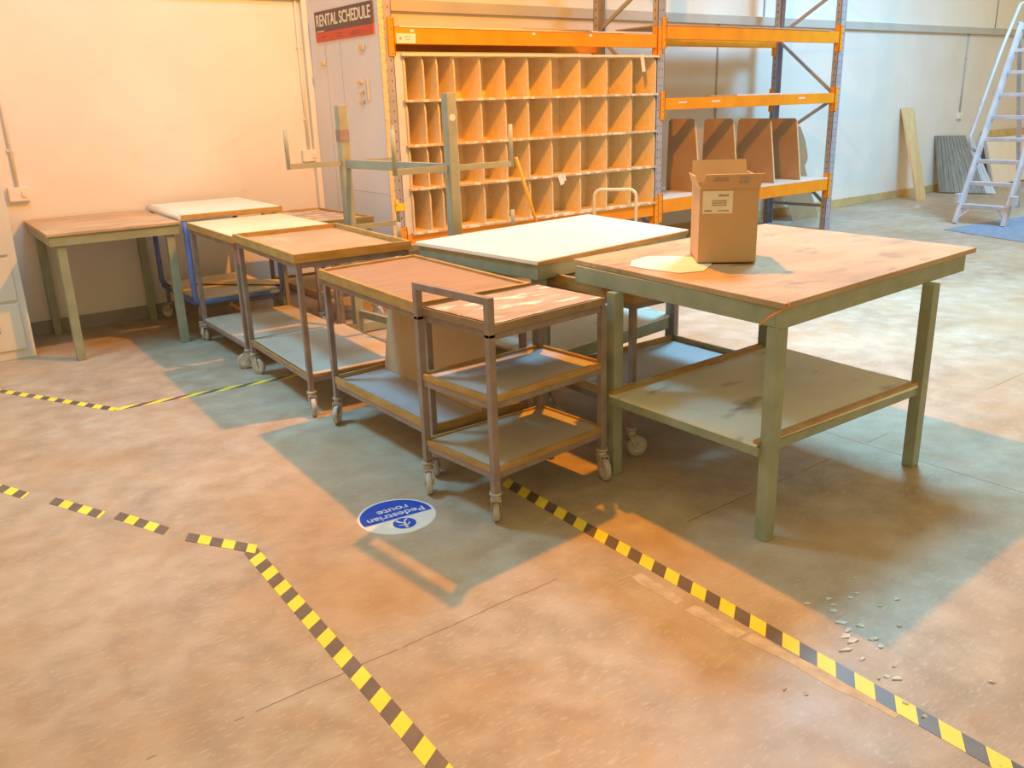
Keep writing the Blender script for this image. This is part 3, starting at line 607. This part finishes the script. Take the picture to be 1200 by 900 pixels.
# ---------------------------------------------------------------- cardboard box on the workbench
def box():
    z0, z1 = 0.926, 1.232
    P = V((2.832, 2.452, 0)); fx = V((3.012, 2.292, 0))-P; w = fx.length; fx.normalize(); dn = V((-fx.y, fx.x, 0)); dep = 0.27
    t = thing('cardboard_box', P, 'open brown cardboard box standing on the big green workbench', 'box')
    def W(a, b, z): p = P+fx*a+dn*b; return V((p.x, p.y, z))
    th = 0.004
    def body(m):
        q = [(0, 0), (w, 0), (w, dep), (0, dep)]
        m.prism([W(a, b, 0) for a, b in q], z0, z0+th)
        for (a0, b0), (a1, b1) in (((0, 0), (w, 0)), ((w, 0), (w, dep)), ((w, dep), (0, dep)), ((0, dep), (0, 0))):
            ia, ib = (w/2-a0), (dep/2-b0)
            f = lambda a, b: (a+math.copysign(th, w/2-a), b+math.copysign(th, dep/2-b))
            qq = [(a0, b0), (a1, b1), f(a1, b1), f(a0, b0)]
            m.prism([W(a, b, 0) for a, b in qq], z0, z1)
    part('carton', 'card', t, body)
    def flap(pts, mat='card'):
        def fn(m):
            a = [V(p) for p in pts]; n = (a[1]-a[0]).cross(a[3]-a[0]).normalized()*th
            m.hexa(a, [p+n for p in a], 0)
        part('flap', mat, t, fn)
    flap([W(0.0, 0.0, z1), W(w, 0.0, z1), W(w+0.012, -0.03, z1+0.062), W(0.018, -0.03, z1+0.062)])
    flap([W(0.0, dep, z1), W(w, dep, z1), W(w-0.004, dep+0.05, z1+0.095), W(0.004, dep+0.05, z1+0.095)])
    flap([W(0.0, 0.0, z1), W(0.0, dep, z1), W(-0.022, dep-0.05, z1+0.05), W(-0.018, 0.03, z1+0.05)], 'card_in')
    flap([W(w, 0.0, z1), W(w, dep, z1), W(w-0.01, dep-0.02, z1+0.05), W(w-0.01, 0.02, z1+0.05)], 'card_in')
    lb = part('shipping_label', 'label', t, lambda m: m.hexa([W(0.012, -0.0005, z1-0.008), W(0.135, -0.0005, z1-0.008), W(0.135, -0.0005, z1-0.10), W(0.012, -0.0005, z1-0.10)], [W(0.012, -0.0015, z1-0.008), W(0.135, -0.0015, z1-0.008), W(0.135, -0.0015, z1-0.10), W(0.012, -0.0015, z1-0.10)]))
    def pr(m):
        for a0, a1, h0, h1 in ((0.075, 0.118, 0.022, 0.030), (0.02, 0.05, 0.085, 0.092), (0.075, 0.12, 0.086, 0.091), (0.05, 0.11, 0.045, 0.050), (0.05, 0.11, 0.054, 0.059), (0.05, 0.11, 0.063, 0.068)):
            m.hexa([W(a0, -0.0016, z1-h0), W(a1, -0.0016, z1-h0), W(a1, -0.0016, z1-h1), W(a0, -0.0016, z1-h1)], [W(a0, -0.0022, z1-h0), W(a1, -0.0022, z1-h0), W(a1, -0.0022, z1-h1), W(a0, -0.0022, z1-h1)])
    part('print', 'ink', lb, pr)
    def fp(m):
        for a0, a1, s0, s1 in ((0.05, 0.115, 0.5, 0.58), (0.055, 0.11, 0.66, 0.74), (0.155, 0.20, 0.35, 0.75)):
            c = [W(a, -0.03*s-0.0016, z1+0.062*s+0.001) for a, s in ((a0, s0), (a1, s0), (a1, s1), (a0, s1))]
            c = [p+V((dn.x, dn.y, 0))*-0.0048 for p in c]; n = V((dn.x, dn.y, 0))*-0.0008
            m.hexa(c, [p+n for p in c])
    part('flap_print', 'ink', t, fp)
box()
single('paper_sheet', 'label', (2.75, 2.55, 0.92), 'crumpled white paper sheet under the cardboard box on the workbench', 'paper',
       lambda m: m.prism([(2.60, 2.62), (2.605, 2.50), (2.63, 2.37), (2.73, 2.33), (2.86, 2.40), (2.98, 2.50), (2.90, 2.66), (2.82, 2.735), (2.70, 2.71)], 0.9205, 0.9235))

# ---------------------------------------------------------------- ladder and right-hand props
def ladder():
    t = thing('step_ladder', (11.0, 5.1, 0), 'tall aluminium step ladder standing at the right edge', 'ladder')
    k = 0.997/2.309
    yl = lambda z: 5.36-0.01*z; yr = lambda z: 4.80+0.03*z
    H = 2.32
    for yf, dx in ((yl, 0), (yr, 0.1)):
        part('stile', 'alu', t, lambda m: m.bar((10.93+dx*0.4, yf(0), 0.0), (10.93+dx*0.4+k*H, yf(H), H), 0.07, 0.045, V((0, 1, 0)), bev=0.003))
    for z in (0.215, 0.48, 0.735, 0.99, 1.245, 1.505, 1.765, 2.02, 2.28):
        x = 10.95+k*z
        part('tread', 'alu', t, lambda m: m.box((x-0.03, yr(z)+0.01, z-0.028), (x+0.11, yl(z)-0.01, z+0.014), 0.003))
    part('foot_brace', 'alu', t, lambda m: m.bar((10.97, yl(0.05), 0.06), (11.03, yl(0)-0.14, 0.20), 0.012, 0.02))
    part('foot_brace', 'alu', t, lambda m: m.bar((11.0, yr(0.05), 0.06), (11.03, yr(0)+0.12, 0.20), 0.012, 0.02))
    for y in (5.50, 4.70):
        part('rear_leg', 'alu', t, lambda m: m.bar((12.95, y, 0.0), (12.05, 5.1+(y-5.1)*0.8, 2.35), 0.03, 0.05, V((0, 1, 0)), bev=0.003))
    part('rear_bar', 'alu', t, lambda m: (m.bar((12.85, 5.45, 0.25), (12.85, 4.75, 0.25), 0.02, 0.03), m.bar((12.5, 5.43, 1.15), (12.5, 4.78, 1.15), 0.02, 0.03)))
    part('handrail', 'alu', t, lambda m: m.tube([(11.42, 5.43, 0.82), (11.28, 5.46, 0.90), (11.25, 5.46, 1.02), (11.75, 5.45, 2.05), (12.0, 5.42, 2.55), (12.15, 5.40, 2.6), (12.25, 5.40, 2.5)], 0.02, 10))
    part('caster_bracket', 'alu', t, lambda m: m.box((10.95, 5.36, 0.24), (11.06, 5.42, 0.36), 0.01))
    part('caster_bracket', 'alu', t, lambda m: m.box((10.98, 4.72, 0.24), (11.1, 4.78, 0.36), 0.01))
ladder()
single('floor_mat', 'mat_blue', (11, 4.7, 0), 'blue floor mat under the ladder foot at the right', 'mat', lambda m: m.prism([(10.35, 5.20), (9.95, 4.0), (12.6, 3.6), (13.0, 4.95)], 0.0, 0.006))
single('pine_plank', 'pine', (13, 7.1, 0), 'pale pine plank leaning against the right wall beside the grey panels', 'plank',
       lambda m: m.hexa([V((12.83, 6.88, 0.0)), V((13.16, 6.93, 0.0)), V((13.17, 6.97, 0)), V((12.84, 6.92, 0))], [V((12.94, 7.33, 1.33)), V((13.24, 7.33, 1.33)), V((13.24, 7.37, 1.335)), V((12.94, 7.37, 1.335))], 0.003))
pl = ['leftmost grey panel of the stack leaning on the right wall', 'grey panel second from the left in the wall stack', 'grey panel third from the left in the wall stack', 'grey panel fourth from the left in the wall stack', 'grey panel fifth from the left, beside the pale blue one', 'pale blue panel, rightmost of the stack leaning on the wall']
for i in range(6):
    xb = 14.02+0.03*i; yb = 7.16-0.105*i; xt = 14.05+0.17*i; w = 0.17
    def pn(m, i=i):
        a = V((14.03+0.045*i, 7.18-0.125*i, 0.02)); b = V((14.03+0.045*(i+1), 7.18-0.125*(i+1), 0.02))
        c = V((14.02+0.165*(i+1), 7.32-0.01*i, 0.88-0.006*i)); d = V((14.02+0.165*i, 7.34-0.01*i, 0.885-0.006*i))
        n = 5; al = []; 
        off = V((0.02, 0.035, 0))
        for k in range(n):    # shallow ribs along the panel
            s0, s1 = k/n, (k+1)/n
            bulge = V((-0.006, -0.012, 0)) if k % 2 else V((0, 0, 0))
            q = [lerp(a, b, s0)+bulge, lerp(a, b, s1)+bulge, lerp(a, b, s1)+off, lerp(a, b, s0)+off]
            r = [lerp(d, c, s0)+bulge, lerp(d, c, s1)+bulge, lerp(d, c, s1)+off, lerp(d, c, s0)+off]
            m.hexa([p for p in q], [p for p in r])
    single('plastic_panel', 'panel_blue' if i == 5 else 'panel_grey', (14.1, 6.9, 0), pl[i], 'panel', pn, 'panels leaning on the right wall')
def wb():
    t = thing('folded_table', (16.0, 7.1, 0), 'folded white table leaning on the wall behind the ladder', 'table')
    part('white_board', 'white_lam', t, lambda m: m.hexa([V((15.55, 7.08, 0.02)), V((17.3, 7.08, 0.02)), V((17.3, 7.11, 0.02)), V((15.55, 7.11, 0.02))], [V((15.55, 7.31, 0.78)), V((17.3, 7.31, 0.78)), V((17.3, 7.34, 0.78)), V((15.55, 7.34, 0.78))]))
    part('tan_edge', 'wood_skirting', t, lambda m: m.hexa([V((15.55, 7.30, 0.785)), V((17.3, 7.30, 0.785)), V((17.3, 7.34, 0.785)), V((15.55, 7.34, 0.785))], [V((15.55, 7.33, 0.89)), V((17.3, 7.33, 0.89)), V((17.3, 7.365, 0.89)), V((15.55, 7.365, 0.89))]))
    part('leg', 'trim', t, lambda m: m.bar((15.50, 7.05, 0.0), (15.52, 7.30, 0.80), 0.05, 0.04))
wb()

# ---------------------------------------------------------------- floor marks
def ztape(name, label, a, b, w, period, sk, start=0.0, group='hazard tape strips', z=0.0012, cut=(0, 0), first=0):
    a, b = V((*a, 0)), V((*b, 0)); L = (b-a).length; d = (b-a)/L; n = V((-d.y, d.x, 0))
    m = MB(); m.mat('tape_k'); m.mat('tape_y')
    half = period/2; s = -start*period; k = first
    while s < L:
        s0, s1 = max(s, 0), min(s+half, L)
        if s1 > s0:
            def pt(ss, side):
                e = ss+side*sk*w/2
                e = min(max(e, -w*0.3), L+w*0.3)
                return a+d*e+n*side*w/2
            m.mat('tape_k' if k % 2 == 0 else 'tape_y')
            q = [pt(s0, -1), pt(s1, -1), pt(s1, 1), pt(s0, 1)]
            m.hexa([V((p.x, p.y, 0.0002)) for p in q], [V((p.x, p.y, z)) for p in q])
        s += half; k += 1
    o = m.build(name, None, None, a.lerp(b, 0.5))
    return tag(o, label, 'tape', group)
ztape('hazard_tape', 'long yellow and black tape running from the three-tier trolley to bottom right', (2.080, 2.86), (1.985, 0.30), 0.062, 0.1262, -0.75, first=1, start=0.1)
ztape('hazard_tape', 'long yellow and black tape running to the bottom centre edge', (0.965, 3.00), (0.895, 1.30), 0.056, 0.126, -0.65, first=0)
ztape('hazard_tape', 'tape piece joined to the bend above the long bottom-centre tape', (0.812, 3.265), (0.985, 2.985), 0.058, 0.115, -0.55, first=0, z=0.0018)
ztape('hazard_tape', 'short tape fragment just left of the bend, third from left edge', (0.645, 3.655), (0.765, 3.365), 0.055, 0.125, -0.55)
ztape('hazard_tape', 'short tape fragment second from the left edge of the picture', (0.462, 4.0), (0.598, 3.70), 0.055, 0.125, -0.55)
ztape('hazard_tape', 'tape fragment cut by the left edge of the picture', (0.20, 4.55), (0.38, 4.135), 0.055, 0.125, -0.55)
ztape('hazard_tape', 'far left tape strip in front of the small green table', (0.30, 6.42), (1.00, 5.10), 0.05, 0.125, -0.5)
ztape('hazard_tape', 'thin tape strip running right under the trolleys from the left bend', (0.985, 5.11), (2.15, 5.00), 0.05, 0.20, 2.2, first=1)
for i, (a, b, lab) in enumerate((((1.955, 1.92), (1.938, 1.70), 'shortest pale strip of old tape residue, furthest back'), ((1.943, 1.66), (1.945, 1.45), 'middle pale strip of old tape residue beside the right tape'), ((1.955, 1.44), (1.975, 0.95), 'longest pale strip of old tape residue, nearest the camera'))):
    def rs(m, a=a, b=b):
        pts1 = []; pts2 = []; n = 9
        for k in range(n+1):
            t = k/n; x = lerp(a[0], b[0], t); y = lerp(a[1], b[1], t)
            pts1.append((x-0.024+random.uniform(-0.006, 0.006), y)); pts2.append((x+0.024+random.uniform(-0.006, 0.006), y))
        m.prism(pts1+pts2[::-1], 0.0002, 0.0007)
    single('tape_residue', 'residue', (a[0], a[1], 0), lab, 'tape residue', rs, 'old tape residue strips')

def floor_sign():
    c = V((1.541, 2.878, 0)); R = 0.160
    t = thing('floor_sticker', c, 'round blue and white Pedestrian route sticker on the floor', 'floor sign')
    rd = V((1.423-1.672, 2.907-2.878, 0)).normalized()     # reading direction
    up = V((-rd.y, rd.x, 0))                               # up of the lettering, towards the viewer
    if up.y > 0: up = -up
    def W(x, y, z): return c+rd*x+up*y+V((0, 0, z))
    def disc(m, cx, cy, r, z0, z1, a0=0, a1=2*math.pi, n=64):
        ps = [(cx+r*math.cos(lerp(a0, a1, k/n)), cy+r*math.sin(lerp(a0, a1, k/n))) for k in range(n if a1-a0 > 6.2 else n+1)]
        m.hexa([W(x, y, z0) for x, y in ps], [W(x, y, z1) for x, y in ps])
    part('white_disc', 'st_white', t, lambda m: disc(m, 0, 0, R, 0.0002, 0.0012))
    y0 = 0.022; r = R-0.010; a = math.asin(y0/r)
    part('blue_segment', 'st_blue', t, lambda m: disc(m, 0, 0, r, 0.0012, 0.0016, math.pi-a, 2*math.pi+a))
    part('blue_roundel', 'st_blue', t, lambda m: disc(m, 0.0, 0.078, 0.047, 0.0012, 0.0016, 0, 2*math.pi, 40))
    def fig(m):
        def st(pts, w):
            for p, q in zip(pts, pts[1:]): m.bar(W(p[0], p[1], 0.0019), W(q[0], q[1], 0.0019), w, 0.0004)
        cy = 0.078
        disc(m, 0.004, cy+0.034, 0.007, 0.0017, 0.0021, 0, 2*math.pi, 16)
        st([(0.002, cy+0.026), (0.0, cy-0.004)], 0.012)
        st([(0.001, cy-0.002), (0.016, cy-0.018), (0.022, cy-0.036)], 0.007)
        st([(-0.001, cy-0.002), (-0.008, cy-0.020), (-0.024, cy-0.032)], 0.007)
        st([(0.002, cy+0.022), (0.020, cy+0.008), (0.028, cy+0.010)], 0.005)
        st([(0.0, cy+0.022), (-0.016, cy+0.012), (-0.022, cy-0.002)], 0.005)
    part('walking_figure', 'st_white', t, fig)
    for s, x0, y, wid, hgt in (('Pedestrian', -0.128, -0.028, 0.250, 0.050), ('route', -0.078, -0.078, 0.138, 0.046)):
        cu = bpy.data.curves.new('lettering', 'FONT'); cu.body = s; cu.size = 0.058; cu.offset = 0.0006; cu.extrude = 0.0002
        tmp = bpy.data.objects.new('tmp', cu); C.objects.link(tmp)
        me = bpy.data.meshes.new_from_object(tmp); bpy.data.objects.remove(tmp)
        me.materials.clear(); me.materials.append(M['st_white'])
        ws = max(v.co.x for v in me.vertices)
        o = bpy.data.objects.new('lettering', me); C.objects.link(o); o.parent = t
        Rm = Matrix((( rd.x, up.x, 0), (rd.y, up.y, 0), (0, 0, 1)))
        p = rd*x0+up*y+V((0, 0, 0.002))
        o.matrix_local = Matrix.Translation(p) @ Rm.to_4x4() @ Matrix.Diagonal((wid/ws, 0.98, 1, 1))
floor_sign()

def scrap(x, y, s, asp, a, mat, label):
    n = random.choice((4, 5, 6)); pts = []
    for k in range(n):
        t = 2*math.pi*(k+random.uniform(-.2, .2))/n; r = s*0.8*random.uniform(0.6, 1.15)
        px, py = r*math.cos(t), r*asp*math.sin(t); pts.append((x+px*math.cos(a)-py*math.sin(a), y+px*math.sin(a)+py*math.cos(a)))
    dz = random.uniform(0.002, 0.006)
    def f(m):
        m.hexa([V((p[0], p[1], 0.0004)) for p in pts], [V((p[0], p[1], 0.0014+dz*(i % 2))) for i, p in enumerate(pts)])
    single('paper_scrap', mat, (x, y, 0), label, 'paper scrap', f, 'paper scraps near the right hazard tape')
GL = 'small torn scrap in the cluster of bluish scraps inside the workbench shadow'
WL = 'small white scrap on the lit floor beside the right hazard tape'
for px in ((2.51, 1.42, .012, .4), (2.39, 1.36, .016, .7), (2.43, 1.36, .014, .5), (2.50, 1.26, .018, .8), (2.33, 1.40, .02, .5), (2.31, 1.37, .022, .4), (2.28, 1.35, .022, .6), (2.25, 1.43, .018, .6),
           (2.24, 1.30, .028, .5), (2.27, 1.25, .026, .5), (2.22, 1.26, .03, .4), (2.19, 1.245, .032, .5), (2.18, 1.22, .028, .6), (2.24, 1.18, .024, .4), (2.22, 1.15, .018, .6), (2.12, 1.205, .03, .35), (2.12, 1.15, .022, .4), (2.42, 1.27, .012, .4), (2.36, 1.17, .012, .5)):
    scrap(px[0], px[1], px[2], px[3], random.uniform(-0.9, 0.1), 'paper', GL)
for px in ((2.16, 1.07, .014, .4), (2.115, 1.035, .022, .5), (2.10, 1.06, .016, .6), (2.075, 1.07, .015, .4), (2.03, 0.965, .016, .5), (2.02, 0.905, .018, .5), (2.36, 0.78, .016, .6), (2.30, 0.86, .016, .3)):
    scrap(px[0], px[1], px[2], px[3], random.uniform(-0.9, 0.1), 'paper', WL)
for px in ((1.83, 1.21, .012, .7), (1.86, 1.16, .014, .6)):
    scrap(px[0], px[1], px[2], px[3], 0.3, 'residue', 'small tan scrap on the orange floor left of the right hazard tape')
for (x, y, lab) in ((9.3, 5.55, 'small white scrap on the far floor left of the ladder'), (12.2, 6.55, 'white scrap on the floor between plank and grey panels')):
    single('paper_scrap', 'paper', (x, y, 0), lab, 'paper scrap', lambda m: m.prism([(x-0.05, y-0.03), (x+0.06, y-0.02), (x+0.04, y+0.04), (x-0.04, y+0.03)], 0.0004, 0.003))

# ---------------------------------------------------------------- lights
def area(name, loc, to, size, energy, col, spread=180):
    l = bpy.data.lights.new(name, 'AREA'); l.shape = 'DISK'; l.size = size; l.energy = energy; l.color = col; l.spread = math.radians(spread)
    o = bpy.data.objects.new(name, l); C.objects.link(o); o.location = loc
    o.rotation_euler = (V(to)-V(loc)).to_track_quat('-Z', 'Y').to_euler(); return o
wl = bpy.data.lights.new('warm_lamp', 'POINT'); wl.energy = 740; wl.color = (1.0, 0.31, 0.0); wl.shadow_soft_size = 0.05
wo = bpy.data.objects.new('warm_lamp', wl); C.objects.link(wo); wo.location = (3.33, 3.8, 3.95)
area('cool_lamp_middle', (7.4, 4.6, 6.2), (5.6, 2.9, 0), 1.5, 170, (0.24, 0.72, 1.0), 75)
area('cool_lamp_right', (10.3, 3.0, 5.4), (11.2, 6.0, 0.8), 2.0, 215, (0.22, 0.66, 1.0), 120)
area('cool_lamp_left', (0.2, 5.6, 5.0), (1.7, 4.2, 0), 1.0, 36, (0.20, 0.7, 1.0), 75)
area('cool_wall_fill', (1.8, 4.4, 5.2), (1.8, 7.38, 1.9), 1.2, 24, (0.0, 0.60, 1.0), 100)  # added fill with no known source, takes the yellow off the left wall
w = bpy.data.worlds.new('World'); bpy.context.scene.world = w; w.use_nodes = True
w.node_tree.nodes['Background'].inputs['Color'].default_value = (0.73, 0.515, 0.21, 1)
w.node_tree.nodes['Background'].inputs['Strength'].default_value = 1.0

# ---------------------------------------------------------------- camera
yaw, pitch, roll, f, H = 6.41591140e-01, 3.13662115e-01, -3.08398548e-02, 1020.25, 1.6
cy, sy, cp, sp = math.cos(yaw), math.sin(yaw), math.cos(pitch), math.sin(pitch)
fw = V((sy*cp, cy*cp, -sp)); r = V((cy, -sy, 0)); u = r.cross(fw)
r2 = r*math.cos(roll)+u*math.sin(roll); u2 = -r*math.sin(roll)+u*math.cos(roll)
cam = bpy.data.cameras.new('camera'); co = bpy.data.objects.new('camera', cam); C.objects.link(co)
cam.sensor_width = 36; cam.lens = f/1200*36; cam.clip_end = 200
co.matrix_world = Matrix(((r2.x, u2.x, -fw.x, 0), (r2.y, u2.y, -fw.y, 0), (r2.z, u2.z, -fw.z, H), (0, 0, 0, 1)))
sc = bpy.context.scene; sc.camera = co
sc.view_settings.view_transform = 'Standard'; sc.view_settings.look = 'None'; sc.view_settings.gamma = 1
sc.view_settings.exposure = 0.0; sc.view_settings.use_curve_mapping = False
